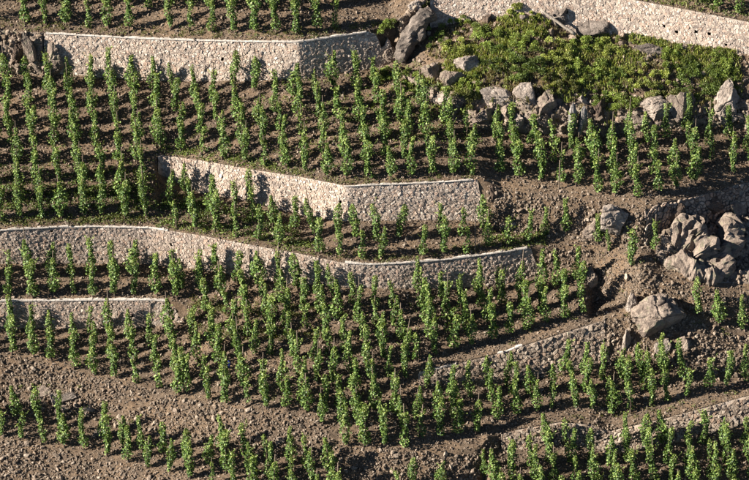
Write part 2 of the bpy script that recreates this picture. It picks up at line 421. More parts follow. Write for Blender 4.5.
def make_wall(name, label, k, u0, u1, sx, sy, tint, cope=None, holes=(), seed=0, proud=(0.006, 0.045), fade=0):
    r = np.random.default_rng(seed)
    us = np.arange(u0, u1 + .01, 1.0)
    base, top = lineP(k, us), lineP(k + 1, us)
    s = np.concatenate([[0], np.cumsum(np.hypot(np.diff(top[:, 0]), np.diff(top[:, 1])))])
    hgt = np.linalg.norm(top - base, axis=1); S = s[-1]
    if fade: hgt = hgt * (1 - .85 * np.clip((s - (S - fade)) / fade, 0, 1) ** .8 * (.8 + .35 * np.sin(s * 9)))
    root = empty(name, base[len(us) // 2]); tag(root, label, 'stone wall', 'retaining walls of the terraces')
    org = np.array(root.location)
    tan = np.gradient(top, axis=0); tan /= np.linalg.norm(tan, axis=1)[:, None]
    upv = top - base; upv /= np.linalg.norm(upv, axis=1)[:, None]
    nrm = np.cross(tan, upv); nrm[nrm[:, 1] > 0] *= -1
    def at(ss, hh, out=0.0):
        ss = np.atleast_1d(ss); hh = np.atleast_1d(hh)
        f = lambda A: np.stack([np.interp(ss, s, A[:, i]) for i in range(3)], -1)
        b, uv, n = f(base), f(upv), f(nrm)
        return b + uv * hh[:, None] + n * np.asarray(out).reshape(-1, 1)
    # weep holes: gaps left open in face and backing
    hs = [(np.interp(hu, us, s), t) for hu, t in holes]
    pits = np.stack([r.uniform(.3, S - .3, int(S * .5)), r.uniform(.05, .93, int(S * .5))], -1)
    pits[:, 1] *= np.interp(pits[:, 0], s, hgt)
    def in_hole(c, rad=0.10):
        return bool(((np.abs(pits[:, 0] - c[0]) < rad * .75) & (np.abs(pits[:, 1] - c[1]) < rad * .6)).any()) or any(abs(c[0] - a) < rad and abs(c[1] - t * np.interp(a, s, hgt)) < rad for a, t in hs)
    # backing
    ns = max(4, int(S / 0.16)); nh = 14
    sg = np.linspace(0, S, ns + 1); V = []; 
    for j in range(nh + 1):
        t = j / nh
        hh = -0.35 + (np.interp(sg, s, hgt) + 0.33) * t
        V.append(at(sg, hh, 0.0))
    V = np.array(V); F = []
    for j in range(nh):
        for i in range(ns):
            m = V[j:j + 2, i:i + 2].reshape(-1, 3).mean(0)
            sm = sg[i:i + 2].mean(); hm = -0.35 + (np.interp(sm, s, hgt) + 0.33) * (j + .5) / nh
            if in_hole((sm, hm), 0.075): continue
            a = j * (ns + 1) + i; F.append((a, a + 1, a + ns + 2, a + ns + 1))
    nV = V.reshape(-1, 3); back = nV + np.array([0, .28, -0.02]); n0 = len(nV)
    tp = np.arange(nh * (ns + 1), (nh + 1) * (ns + 1))
    for i in range(ns): F.append((tp[i], tp[i + 1], tp[i + 1] + n0, tp[i] + n0))
    for e in (0, ns):
        for j in range(nh):
            a, b = j * (ns + 1) + e, (j + 1) * (ns + 1) + e; F.append((a, b, b + n0, a + n0))
    mobj('mortar_core', mesh_np('mortar_core', np.concatenate([nV, back]) - org, np.array(F), M_MORTAR), root)
    # stones
    verts, faces, cols, nv = [], {}, [], 0
    for c, poly in rubble_cells(S, hgt.max() + .35, sx, sy, r):
        hm = np.interp(c[0], s, hgt)
        c = c - np.array([0, .3]); poly = poly - np.array([0, .3])
        if c[1] > hm - 0.03 or in_hole(c): continue
        if r.uniform() < 0.045: continue
        poly[:, 0] = np.clip(poly[:, 0], 0, S); poly[:, 1] = np.minimum(poly[:, 1], np.interp(poly[:, 0], s, hgt) - .01)
        m = len(poly); cen = poly.mean(0)
        d = r.uniform(*proud); tl = r.normal(0, .10, 2)
        f_in = cen + (poly - cen) * r.uniform(.72, .88)
        dep = d + (f_in - cen) @ tl
        A = at(poly[:, 0], poly[:, 1], np.full(m, -0.03)); Bm = at(poly[:, 0], poly[:, 1], np.full(m, d * .55)); C = at(f_in[:, 0], f_in[:, 1], dep)
        verts += [A, Bm, C]
        i = np.arange(m); j = (i + 1) % m
        faces.setdefault(4, []).append(np.stack([nv + i, nv + j, nv + m + j, nv + m + i], -1))
        faces[4].append(np.stack([nv + m + i, nv + m + j, nv + 2 * m + j, nv + 2 * m + i], -1))
        faces.setdefault(m, []).append((nv + 2 * m + i)[None])
        cc = WALL_PAL[r.integers(len(WALL_PAL))] * r.uniform(.78, 1.18) * np.array(tint)
        cols.append(np.tile(cc, (3 * m, 1))); nv += 3 * m
    st = mobj('stone_facing', mesh_np('stone_facing', np.concatenate(verts) - org, [np.concatenate(x) for x in faces.values()], M_WALLSTONE, np.concatenate(cols)), root)
    tag(st, kind='stuff')
    # coping slabs along the crest
    for cp_ in (cope or ()):
        a = np.interp(cp_[0], us, s); end = np.interp(cp_[1], us, s)
        while a < end - .15:
            b = min(end, a + r.uniform(.55, .95)); n = 4; ss = np.linspace(a + .006, b - .006, n); hh = np.interp(ss, s, hgt)
            z0, th = -0.03 + r.uniform(-.008, .008), cp_[2] * .8 * r.uniform(.8, 1.2)
            fr = at(ss, hh + z0, np.full(n, .06 + r.uniform(-.012, .012))); 
            bk = fr + np.array([0, r.uniform(.36, .44), 0.02])
            jz = r.uniform(-.018, .018, n)[:, None] * np.array([0, 0, 1]); up = np.array([0, 0, th])
            Q = np.concatenate([fr, fr + up + jz + np.array([0, .012, 0]), bk + up + jz, bk]) - org
            i = np.arange(n - 1); Fq = []
            for g in range(4):
                h = (g + 1) % 4; Fq.append(np.stack([g * n + i, g * n + i + 1, h * n + i + 1, h * n + i], -1))
            Fq.append(np.array([[0, n, 2 * n, 3 * n], [n - 1, 4 * n - 1, 3 * n - 1, 2 * n - 1]]))
            mobj('coping_slab', mesh_np('coping_slab', Q, np.concatenate(Fq), M_COPING), root)
            a = b
    return root

make_wall('terrace_wall', 'long pale stone wall under the uppermost vines, bent at a sharp corner', 14, 44, 394, .140, .078, (1.14, 1.03, .92), ((46, 366, .07),), seed=1, fade=1.2)
make_wall('terrace_wall', 'pale stone wall at top right with small dark drain holes', 14, 430, 800, .140, .078, (1.12, 1.01, .905), None,
          holes=((458, .62), (566, .45), (598, .3), (630, .45), (665, .42), (677, .35), (709, .42)), seed=2, proud=(0.004, 0.035))
make_wall('terrace_wall', 'stone wall in mid-slope beginning abruptly below vines, left end square', 10, 158, 486, .140, .078, (1.05, .945, .845), ((344, 474, .05),), seed=3, fade=.4)
make_wall('terrace_wall', 'longest winding stone wall with thin pale coping curving across the slope', 8, -58, 541, .140, .078, (.90, .80, .71), ((-56, 168, .065), (345, 527, .065)), seed=4, fade=.5)
make_wall('terrace_wall', 'short low stone wall with straight pale coping at left edge', 6, -58, 184, .140, .078, (.84, .745, .66), ((-56, 166, .075),), seed=5, fade=.8)

make_wall('rubble_wall', 'low rough brown rubble wall rising right above dense lower vines', 4, 418, 605, .17, .11, (.66, .58, .49), ((419, 456, .06), (497, 522, .06)), seed=6, proud=(0.02, 0.13))
make_wall('rubble_wall', 'dark rough stone wall rising right under terrace rim above rock outcrop', 10, 644, 795, .20, .13, (.72, .62, .53), None, seed=8, proud=(0.03, 0.16))
make_wall('rubble_wall', 'low rough rubble wall along lower right path', 2, 501, 794, .17, .11, (.66, .58, .49), None, seed=7, proud=(0.02, 0.13))

# ------------------------------------------------------------------ loose stones and gravel
PHI = (1 + 5 ** .5) / 2
ICO_V = np.array([(-1,PHI,0),(1,PHI,0),(-1,-PHI,0),(1,-PHI,0),(0,-1,PHI),(0,1,PHI),(0,-1,-PHI),(0,1,-PHI),(PHI,0,-1),(PHI,0,1),(-PHI,0,-1),(-PHI,0,1)]) / 1.902
ICO_F = np.array([(0,11,5),(0,5,1),(0,1,7),(0,7,10),(0,10,11),(1,5,9),(5,11,4),(11,10,2),(10,7,6),(7,1,8),(3,9,4),(3,4,2),(3,2,6),(3,6,8),(3,8,9),(4,9,5),(2,4,11),(6,2,10),(8,6,7),(9,8,1)])
def rand_rot(n, r):
    q = r.normal(size=(n, 4)); q /= np.linalg.norm(q, axis=1)[:, None]
    w, x, y, z = q.T
    return np.stack([np.stack([1-2*(y*y+z*z), 2*(x*y-z*w), 2*(x*z+y*w)], -1), np.stack([2*(x*y+z*w), 1-2*(x*x+z*z), 2*(y*z-x*w)], -1), np.stack([2*(x*z-y*w), 2*(y*z+x*w), 1-2*(x*x+y*y)], -1)], 1)

OCT_V = np.array([(1,0,0),(-1,0,0),(0,1,0),(0,-1,0),(0,0,1),(0,0,-1)], float)
OCT_F = np.array([(0,2,4),(2,1,4),(1,3,4),(3,0,4),(2,0,5),(1,2,5),(3,1,5),(0,3,5)])
def scatter_stones(name, P, size, cols, r, sink=.25, small=False):
    n = len(P); BV, BF = (OCT_V, OCT_F) if small else (ICO_V, ICO_F); nb = len(BV)
    v = BV[None] * (1 + r.uniform(-.42, .35, (n, nb, 1))) + r.normal(0, .15 if small else 0, (n, nb, 3))
    v = v * (r.uniform(.42, 1.25, (n, 1, 3)))
    v = np.einsum('nij,nkj->nki', rand_rot(n, r), v) * (size * .5)[:, None, None]
    v = v + (P + NDIR * (size * (.5 - sink) * .6)[:, None])[:, None]
    f = (BF[None] + (np.arange(n) * nb)[:, None, None]).reshape(-1, 3)
    return mobj(name, mesh_np(name, v.reshape(-1, 3), f, M_STONE, np.repeat(cols, nb, 0)))

STONE_PAL = np.array([[.19,.150,.115],[.15,.120,.092],[.245,.198,.155],[.18,.137,.100],[.27,.225,.18],[.10,.080,.062],[.215,.172,.135]])
def stone_cols(n, r, k=1.0):
    return np.array([.95, .90, .84]) * STONE_PAL[r.integers(len(STONE_PAL), size=n)] * r.uniform(.7, 1.2, (n, 1)) * k

def make_stones():
    r = np.random.default_rng(3)
    NS = 300000
    u = r.uniform(-40, 790, NS); v = r.uniform(-30, 520, NS)
    P, kind, seg = surf(u, v)
    clump = fbm(P, .8, 3, 33)
    keep = (kind == 0) & (r.uniform(size=len(u)) < .5 + .25 * clump)
    p = P[keep]; n = len(p)
    o = scatter_stones('gravel', p, np.clip(r.lognormal(math.log(.068), .42, n), .035, .22), stone_cols(n, r), r, small=True)
    tag(o, 'brown gravel and small stones strewn over the vineyard terraces', kind='stuff')
    bare = np.zeros(len(u), bool)                      # trodden strips free of rubble
    bare |= (seg == 2) & (u > 430) & (v < lineV(3, u) + 5)
    bare |= (seg == 4) & (v < lineV(5, u) + 4)
    pathv = np.interp(u, [80, 130, 165, 180], [424, 409, 391, 388]); bare |= (u > 82) & (u < 178) & (np.abs(v - pathv) < 4)
    keep = (kind == 1) & ~(bare & (r.uniform(size=len(u)) < .85)) & (r.uniform(size=len(u)) < .9 + .5 * clump)
    p = P[keep]; n = len(p); r2 = r.uniform(size=n) < .97; p = p[r2]; n = len(p)
    sz = np.clip(r.lognormal(math.log(.068), .50, n), .035, .32)
    big = sz > .085
    o = scatter_stones('bank_rubble', p[big], sz[big], stone_cols(int(big.sum()), r, 1.0), r)
    o2 = scatter_stones('bank_gravel', p[~big], sz[~big], stone_cols(int((~big).sum()), r, .95), r, small=True)
    tag(o2, 'fine brown gravel filling the banks between the lower terraces', kind='stuff')
    tag(o, 'loose brown rubble covering the banks between the lower terraces', kind='stuff')
    keep = ((kind == 3) | (kind == 4)) & (r.uniform(size=len(u)) < np.where(kind == 3, .22, .10))
    p = P[keep]; n = len(p)
    sz = np.clip(r.lognormal(math.log(.12), .5, n), .05, .42)
    o = scatter_stones('outcrop_rubble', p, sz, stone_cols(n, r, 1.05), r)
    tag(o, 'broken grey and buff stones lying on the rocky outcrops', kind='stuff')
make_stones()

# ------------------------------------------------------------------ boulders and rock outcrops
def ico_sub(n):
    v = [tuple(x) for x in ICO_V]; f = [tuple(x) for x in ICO_F]
    for _ in range(n):
        cache, nf = {}, []
        def mid(a, b):
            key = (min(a, b), max(a, b))
            if key not in cache:
                m = np.array(v[a]) + np.array(v[b]); m /= np.linalg.norm(m); v.append(tuple(m)); cache[key] = len(v) - 1
            return cache[key]
        for a, b, c in f:
            ab, bc, ca = mid(a, b), mid(b, c), mid(c, a); nf += [(a, ab, ca), (b, bc, ab), (c, ca, bc), (ab, bc, ca)]
        f = nf
    return np.array(v), np.array(f)
SPH5 = ico_sub(5); SPH4 = ico_sub(4); SPH3 = ico_sub(3)

def boulder(name, label, cat, u, v, wpx, hpx, depth=None, mat=None, seed=0, lean=0.0, rough=.16, cuts=9, sink=.3, group='boulders on the slope', y_off=0.0):
    """a faceted rock as wide and tall as seen at (u, v: its centre), standing on the ground there"""
    r = np.random.default_rng(1000 + seed)
    w, h = wpx / PX, hpx / PX
    d = depth or (w * .5 + h * .3)
    P, _, _ = surf([u], [v]); c = P[0] + np.array([0, y_off, 0])
    S, F = SPH5 if max(wpx, hpx) > 34 else SPH4 if max(wpx, hpx) > 16 else SPH3
    V = S.copy()
    for _ in range(cuts):
        n = r.normal(size=3); n /= np.linalg.norm(n); lim = r.uniform(.38, .82)
        e = V @ n - lim; m = e > 0; V[m] -= np.outer(e[m], n) * .97
    q = V + r.uniform(-50, 50, 3)
    V = V * (1 + rough * (fbm(q, 1.6, 3, seed) * 1.3 + fbm(q, 5.0, 3, seed + 3) * .45))[:, None]
    # ledges and cracks running through the rock
    ax = np.array([r.uniform(-.6, .6), .2, 1.0]); ay = np.array([1.0, .3, r.uniform(-.5, .5)])
    for a_, fr, dp in ((ax, 9, .09), (ay, 6.5, .07)):
        band = np.abs(np.sin((V @ a_ + fbm(q, 1.3, 3, seed + 8) * .55) * fr * .5))
        V = V * (1 - dp * np.clip(1 - band / .22, 0, 1) ** .7)[:, None]
    V = V * (1 + .035 * fbm(q, 11.0, 2, seed + 12))[:, None]
    V = V / np.abs(V).max(0) * np.array([w / 2, d / 2, h / 2 * 1.05])
    ca, sa = math.cos(lean), math.sin(lean)
    V = np.stack([V[:, 0] * ca + V[:, 2] * sa, V[:, 1], -V[:, 0] * sa + V[:, 2] * ca], -1)
    yaw = r.uniform(-.3, .3); cy, sy = math.cos(yaw), math.sin(yaw)
    V = np.stack([V[:, 0] * cy - V[:, 1] * sy, V[:, 0] * sy + V[:, 1] * cy, V[:, 2]], -1)
    o = mobj(name, mesh_np(name, V, F, mat or M_ROCK)); o.location = c
    return tag(o, label, cat, group)

def swept_rock(name, label, cat, path, radii, mat, seed, group='boulders on the slope', push=0.0, nang=22):
    """a long rock whose spine runs along path [(u, v)]"""
    r = np.random.default_rng(seed)
    pts = np.array(path, float); t = np.linspace(0, 1, len(pts)); tt = np.linspace(0, 1, 40)
    uu = np.interp(tt, t, pts[:, 0]); vv = np.interp(tt, t, pts[:, 1]); rr = np.interp(tt, t, radii)
    C = surf(uu, vv)[0]
    k5 = np.ones(7) / 7
    C = np.stack([np.convolve(np.pad(C[:, i], 3, mode='edge'), k5, 'valid') for i in range(3)], -1)
    C[:, 1] += push
    T = np.gradient(C, axis=0); T /= np.linalg.norm(T, axis=1)[:, None]
    A = np.cross(T, [0, 1, 0]); A /= np.linalg.norm(A, axis=1)[:, None]; B = np.cross(T, A)
    ang = np.linspace(0, 2 * math.pi, nang, endpoint=False)
    taper = np.sqrt(np.clip(1 - (2 * tt - 1) ** 8, 0.02, 1))
    V = C[:, None] + (A[:, None] * np.cos(ang)[None, :, None] + B[:, None] * np.sin(ang)[None, :, None] * 1.1) * (rr * taper)[:, None, None]
    along = np.stack([V[..., 0] * 2.2, V[..., 1] * 2.2, V[..., 2] * 1.2], -1)
    n = fbm(along, 1.0, 2, seed) * .5 + np.round(fbm(along, 1.9, 2, seed + 4) * 4) / 4 * .35 + fbm(along, 6.0, 2, seed + 9) * .08
    V = V + (V - C[:, None]) * n[..., None]
    nr = len(tt); idx = np.arange(nr * nang).reshape(nr, nang); nx = np.roll(idx, -1, 1)
    q = np.stack([idx[:-1], nx[:-1], nx[1:], idx[1:]], -1).reshape(-1, 4)
    o0 = C[-1].copy(); VV = V.reshape(-1, 3) - o0
    o = mobj(name, mesh_np(name, VV, [q, idx[0][None], idx[-1][::-1][None]], mat)); o.location = o0
    return tag(o, label, cat, group)

swept_rock('rock_spine', 'arched grey rock spine between upper stone walls and green scrub', 'rock', [(436, 10), (424, 18), (412, 34), (404, 48), (401, 62)], [.42, .46, .46, .40, .30], M_ROCKGREY, 7, push=-.35)
swept_rock('rock_rib', 'tall buff curving rock at right edge of outcrop', 'rock', [(724, 214), (732, 232), (724, 256), (716, 280)], [.5, .62, .6, .45], M_ROCK, 17, push=-.05)
swept_rock('rock_rib', 'long brown rock rib slanting through right-hand outcrop', 'rock', [(668, 232), (688, 240), (704, 254), (712, 270)], [.6, .85, .85, .6], M_ROCK, 18, push=.2)
swept_rock('rock_rib', 'low brown rock rib at foot of right-hand outcrop', 'rock', [(662, 262), (684, 268), (704, 274), (726, 280)], [.4, .5, .55, .4], M_ROCK, 19, push=.1)
boulder('leaning_slab', 'dark slab leaning against wall end at top left', 'rock', 31, 52, 13, 46, .7, M_ROCK, 2, lean=-.35, rough=.1, y_off=-.35)
boulder('boulder', 'rounded dark brown boulder beside leaning slab at top left', 'rock', 50, 58, 32, 36, .8, M_ROCK, 3, lean=.3, y_off=-.02)
boulder('boulder', 'boulder coloured dark for shade at left edge under top terrace', 'rock', 17, 55, 20, 34, 1.0, M_ROCKDARK, 5, y_off=.1)  # its dark colour stands in for the shadow gap beside the slab
boulder('boulder', 'flat buff stone at upper end of arched rock spine', 'rock', 414, 5, 16, 12, .7, M_ROCKPALE, 6, y_off=-.2)
B = [  # u, v, w, h, material, label
 (468, 68, 26, 20, M_ROCKPALE, 'pale smooth boulder amid green scrub, right of arched rock spine'),
 (497, 100, 27, 17, M_ROCKPALE, 'wide pale boulder at lower edge of scrub above staked vines'),
 (528, 101, 20, 20, M_ROCKPALE, 'lumpy grey boulder below the scrub, left of two upright slabs'),
 (543, 108, 20, 24, M_ROCK, 'brown blocky boulder tucked left of upright grey slabs'),
 (516, 127, 14, 15, M_ROCKPALE, 'small pale block at foot of outcrop behind vines'),
 (508, 114, 18, 14, M_ROCK, 'buff boulder under the wide pale boulder'),
 (485, 120, 20, 14, M_ROCK, 'low brown rock at left foot of scrub outcrop'),
 (452, 82, 24, 16, M_ROCK, 'broken buff rock on bare ground left of scrub'),
 (432, 76, 24, 18, M_ROCK, 'stepped brown rock just below arched rock spine'),
 (445, 98, 22, 14, M_ROCKPALE, 'fractured pale rock above vines left of scrub'),
 (583, 103, 11, 9, M_ROCKPALE, 'small pale stone balanced on top of upright grey slabs'),
 (600, 118, 14, 26, M_ROCKDARK, 'rock coloured dark for shade, right of upright slabs'),
 (658, 112, 30, 20, M_ROCKPALE, 'cracked buff rock face under the scrub at right'),
 (680, 112, 22, 22, M_ROCK, 'brown jagged rock right of cracked buff face'),
 (728, 105, 22, 34, M_ROCKPALE, 'pale rock at right edge below large dark scrub'),
 (640, 122, 20, 16, M_ROCK, 'low tan rock behind vines below bright green tuft'),
 (506, 54, 14, 9, M_ROCKGREY, 'small grey stone showing through upper scrub'),
 (525, 20, 14, 14, M_ROCKGREY, 'grey rock beside bleached log under top wall'),
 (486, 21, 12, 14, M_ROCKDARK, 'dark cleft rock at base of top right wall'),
 (558, 20, 16, 26, M_ROCKGREY, 'narrow grey rock standing beside the bleached log'),
 (590, 27, 34, 14, M_ROCKGREY, 'low grey rock mass at foot of pale top right wall'),
 (652, 52, 30, 14, M_ROCKGREY, 'tangled grey-brown rock ledge under pale top right wall'),
 (645, 64, 14, 12, M_ROCK, 'small brown rock poking from scrub under rock ledge'),
 (631, 86, 9, 8, M_ROCKPALE, 'little pale stone in middle of scrub slope'),
 (390, 58, 18, 22, M_ROCK, 'yellowish lichen-covered rock at broken end of top wall'),
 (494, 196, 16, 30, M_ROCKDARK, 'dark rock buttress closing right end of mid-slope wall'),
 (510, 226, 14, 14, M_ROCKPALE, 'pale block fallen at foot of mid-slope rubble bank'),
 (615, 222, 34, 38, M_ROCKPALE, 'large pale whitish rock face right of rubble bank'),
 (595, 232, 22, 24, M_ROCK, 'brown cracked boulder left of whitish rock face'),
 (674, 212, 22, 26, M_ROCKDARK, 'overhanging rock coloured dark for shade under right-hand terrace edge'),  # shade under the terrace edge put into the rock colour
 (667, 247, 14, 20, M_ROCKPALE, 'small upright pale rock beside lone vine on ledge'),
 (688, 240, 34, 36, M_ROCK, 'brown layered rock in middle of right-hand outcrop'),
 (708, 206, 28, 20, M_ROCKDARK, 'rock coloured dark for shade high on right-hand outcrop'),
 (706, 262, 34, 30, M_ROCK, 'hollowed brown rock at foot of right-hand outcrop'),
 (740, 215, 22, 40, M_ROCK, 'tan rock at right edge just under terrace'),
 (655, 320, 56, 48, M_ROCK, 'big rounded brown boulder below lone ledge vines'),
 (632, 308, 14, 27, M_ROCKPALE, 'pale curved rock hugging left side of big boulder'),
 (676, 312, 16, 22, M_ROCKDARK, 'rock coloured dark for shade on right side of big boulder'),
 (627, 345, 12, 30, M_ROCKPALE, 'pale upright rock below big boulder'),
 (607, 358, 11, 22, M_ROCKPALE, 'narrow pale stone among vines at left of big boulder'),
 (662, 352, 16, 26, M_ROCKPALE, 'pale cracked rock behind vines under big boulder'),
 (684, 345, 16, 24, M_ROCK, 'buff rock at right end of boulder group'),
 (590, 284, 18, 30, M_ROCK, 'brown rock at right end of vine rows beneath ledge'),
 (70, 397, 18, 13, M_ROCKGREY, 'grey block tumbled in collapsed bank at lower left'),
 (55, 404, 14, 16, M_ROCKPALE, 'pale upright stone in collapsed bank at lower left'),
 (63, 411, 14, 12, M_ROCK, 'brown boulder at bottom of collapsed bank, lower left'),
 (87, 412, 14, 9, M_ROCKPALE, 'pale flat stone beside foot of diagonal path'),
 (106, 406.5, 11, 5, M_ROCKPALE, 'small whitish stone lying on rubble above diagonal path'),
 (44, 394, 14, 12, M_ROCK, 'buff stone at left of collapsed bank'),
 (97, 434, 12, 10, M_ROCKGREY, 'grey stone under diagonal path among lower left vines'),
 (640, 436, 15, 12, M_ROCK, 'tan boulder in bank below lower right path'),
 (598, 434, 14, 11, M_ROCKPALE, 'pale flat boulder left end of lower right path'),
 (575, 441, 12, 9, M_ROCK, 'brown stone among lower right vines under path'),
 (736, 424, 12, 20, M_ROCKPALE, 'pinkish rock at right edge above lowest vines'),
 (260, 439, 14, 8, M_ROCKPALE, 'flat ochre stone atop rubble bank at bottom centre'),
 (232, 432, 11, 9, M_ROCKPALE, 'small pale stone in rubble bank at bottom centre'),
 (278, 441, 12, 8, M_ROCK, 'buff slab right of flat ochre stone'),
]
for i, (u, v, w, h, m, lab) in enumerate(B):
    if u > 425 and v < 135: w, h = w * 1.3, h * 1.35
    if u > 440 and 88 < v < 135: w, h = w * 1.18, h * 1.15
    if u < 110: w, h = w * 1.25, h * 1.25
    if u > 585 and 190 < v < 360: w, h = w * 1.12, h * 1.1
    boulder('boulder', lab, 'rock', u, v, w, h, None, m, 20 + i, lean=np.random.default_rng(i).uniform(-.25, .25), rough=.17, cuts=14 if w < 44 else 6, y_off=.12)
for i, (u, v, w, h, lab) in enumerate([(571, 120, 10, 40, 'left of two narrow upright grey slabs behind vines'), (581, 120, 10, 36, 'right of two narrow upright grey slabs behind vines')]):
    boulder('upright_slab', lab, 'rock', u, v, w, h, .6, M_SLAB, 90 + i, lean=.06, rough=.08, cuts=6, y_off=-.75, group='upright grey slabs')

# bleached log lying across the rocks under the top right wall
def tube(path, radii, n=8):
    P = np.array(path, float); T = np.gradient(P, axis=0); T /= np.linalg.norm(T, axis=1)[:, None]
    A = np.cross(T, [.31, .9, .3]); A /= np.linalg.norm(A, axis=1)[:, None]; Bv = np.cross(T, A)
    a = np.linspace(0, 2 * math.pi, n, endpoint=False)
    V = P[:, None] + (A[:, None] * np.cos(a)[None, :, None] + Bv[:, None] * np.sin(a)[None, :, None]) * np.asarray(radii)[:, None, None]
    m = len(P); idx = np.arange(m * n).reshape(m, n); nx = np.roll(idx, -1, 1)
    q = np.stack([idx[:-1], nx[:-1], nx[1:], idx[1:]], -1).reshape(-1, 4)
    return V.reshape(-1, 3), [q, idx[0][::-1][None], idx[-1][None]]
def make_log():
    tt = np.linspace(0, 1, 10); P = surf(540 + 35 * tt, 9 + 25 * tt)[0]
    P = P[0] + (P[-1] - P[0]) * tt[:, None] + np.array([0, -.45, .12]) + fbm(P, 1.4, 2, 4)[:, None] * .07
    root = empty('dead_log', P[-1]); tag(root, 'bleached bare log lying aslant under top right wall', 'log')
    v, f = tube(P - P[-1], np.linspace(.06, .085, 10)); mobj('trunk', mesh_np('trunk', v, f, M_LOG, smooth=True), root)
    Q = P[3] + np.linspace(0, 1, 5)[:, None] * np.array([.45, -.12, .12]); v, f = tube(Q - P[-1], np.linspace(.03, .012, 5)); mobj('branch', mesh_np('branch', v, f, M_LOG, smooth=True), root)
make_log()

# ------------------------------------------------------------------ leaves
def leaf_mesh(C, D, N, size, fold=.25, wide=1.0):
    """n lobed leaves folded on their midrib; C base points, D tip directions, N facing directions"""
    n = len(C)
    D = D / np.linalg.norm(D, axis=1)[:, None]
    R = np.cross(D, N); R /= np.maximum(np.linalg.norm(R, axis=1)[:, None], 1e-6); N = np.cross(R, D)
    shape = np.array([(0, 0, 0), (.48, .12, 1), (.44, .66, 1), (0, 1.0, 0), (-.44, .66, 1), (-.48, .12, 1)])
    V = C[:, None] + size[:, None, None] * (R[:, None] * shape[None, :, 0:1] * wide + D[:, None] * shape[None, :, 1:2] + N[:, None] * (shape[None, :, 2:3] * fold * .48))
    b = np.arange(n)[:, None] * 6
    F = np.concatenate([b + np.array([0, 1, 2, 3]), b + np.array([0, 3, 4, 5])])
    return V.reshape(-1, 3), F

VINE_PAL = np.array([[.084,.148,.027],[.115,.184,.036],[.044,.080,.018],[.165,.238,.054],[.235,.30,.088],[.058,.106,.023]])
def vine_parts(seed, small=1.0):
    r = np.random.default_rng(500 + seed)
    weak = seed % 7 == 6; Ht = r.uniform(1.70, 2.08) * small * (.78 if weak else 1); wid = r.uniform(.82, 1.18) * (.75 if weak else 1)
    stake_h = Ht * (r.uniform(1.04, 1.3) if seed % 3 == 0 else r.uniform(.8, 1.0))
    sx, sy = r.normal(0, .035, 2)
    z = np.linspace(-.12, stake_h, 5)
    sv, sf = tube(np.stack([sx * z, sy * z, z], -1), np.full(5, .021), 6)
    zt = np.linspace(-.05, Ht * .62, 9)
    wob = np.cumsum(r.normal(0, .022, (9, 2)), 0)
    tp = np.stack([.05 + wob[:, 0] * .8, -.03 + wob[:, 1] * .8, zt], -1)
    tv, tf = tube(tp, np.linspace(.034, .012, 9), 6)
    C, S, COL, N = [], [], [], []
    n = int(r.integers(640, 730) * small * wid * (.55 if weak else 1))
    ph = r.uniform(0, 6.28, 3); hgap = r.uniform(.3, .8)
    base = r.uniform(.06, .24)
    for i in range(n):
        t = r.uniform() ** .92
        h = base + (Ht - base) * t
        prof = (.185 + .078 * math.sin(t * 7 + ph[0])) * (1 - .72 * t ** 2.6) * (.72 + .4 * min(1, t * 4)) * wid
        if abs(t - hgap) < .05: prof *= .6
        a = r.uniform(0, 2 * math.pi); rad = prof * (r.uniform(.15, 1.15) ** .6)
        cx = sx * h + .05 * math.sin(t * 5 + ph[1]) + (.06 * math.sin(ph[2]) * t)
        cy = sy * h + .04 * math.cos(t * 6 + ph[1])
        C.append((cx + rad * math.cos(a), cy + rad * math.sin(a), h))
        N.append((math.cos(a) * .8 + r.normal(0, .4), math.sin(a) * .8 + r.normal(0, .4), .55 + r.normal(0, .35)))
        S.append(r.uniform(.045, .098) * (1 - .35 * t ** 4))
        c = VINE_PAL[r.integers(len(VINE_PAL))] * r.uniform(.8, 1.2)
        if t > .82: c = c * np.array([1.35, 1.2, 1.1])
        COL.append(c)
    # free shoots at the tip and sides, each with a few leaves
    for s_ in range(int(r.integers(2, 5))):
        a = r.uniform(0, 6.28); h0 = Ht * r.uniform(.55, .98); L = r.uniform(.18, .42) * small; up = r.uniform(.2, 1.0) if h0 > Ht * .8 else r.uniform(-.3, .5)
        for q in np.linspace(.1, 1, 7):
            C.append((sx * h0 + math.cos(a) * (.1 + L * q * .6), sy * h0 + math.sin(a) * (.1 + L * q * .6), h0 + L * q * up))
            N.append((math.cos(a) + r.normal(0, .5), math.sin(a) + r.normal(0, .5), .7)); S.append(r.uniform(.06, .11) * (1.1 - .5 * q))
            COL.append(np.array([.22, .27, .075]) * r.uniform(.85, 1.2))
    C, N, S, COL = np.array(C), np.array(N), np.array(S), np.array(COL)
    D = N * .55 + np.stack([r.normal(0, .45, len(C)), r.normal(0, .45, len(C)), r.normal(-.55, .4, len(C))], -1)
    lv, lf = leaf_mesh(C, D, N, S)
    return (sv, sf), (tv, tf), (lv, lf, np.repeat(COL, 6, 0))

NVAR = 21
VPARTS = [vine_parts(i) for i in range(NVAR)]
VMESH = []
for i, ((sv, sf), (tv, tf), (lv, lf, lc)) in enumerate(VPARTS):
    VMESH.append((mesh_np('stake', sv, sf, M_STAKE, smooth=True), mesh_np('trunk', tv, tf, M_TRUNK, smooth=True), mesh_np('foliage', lv, lf, M_LEAF, lc)))

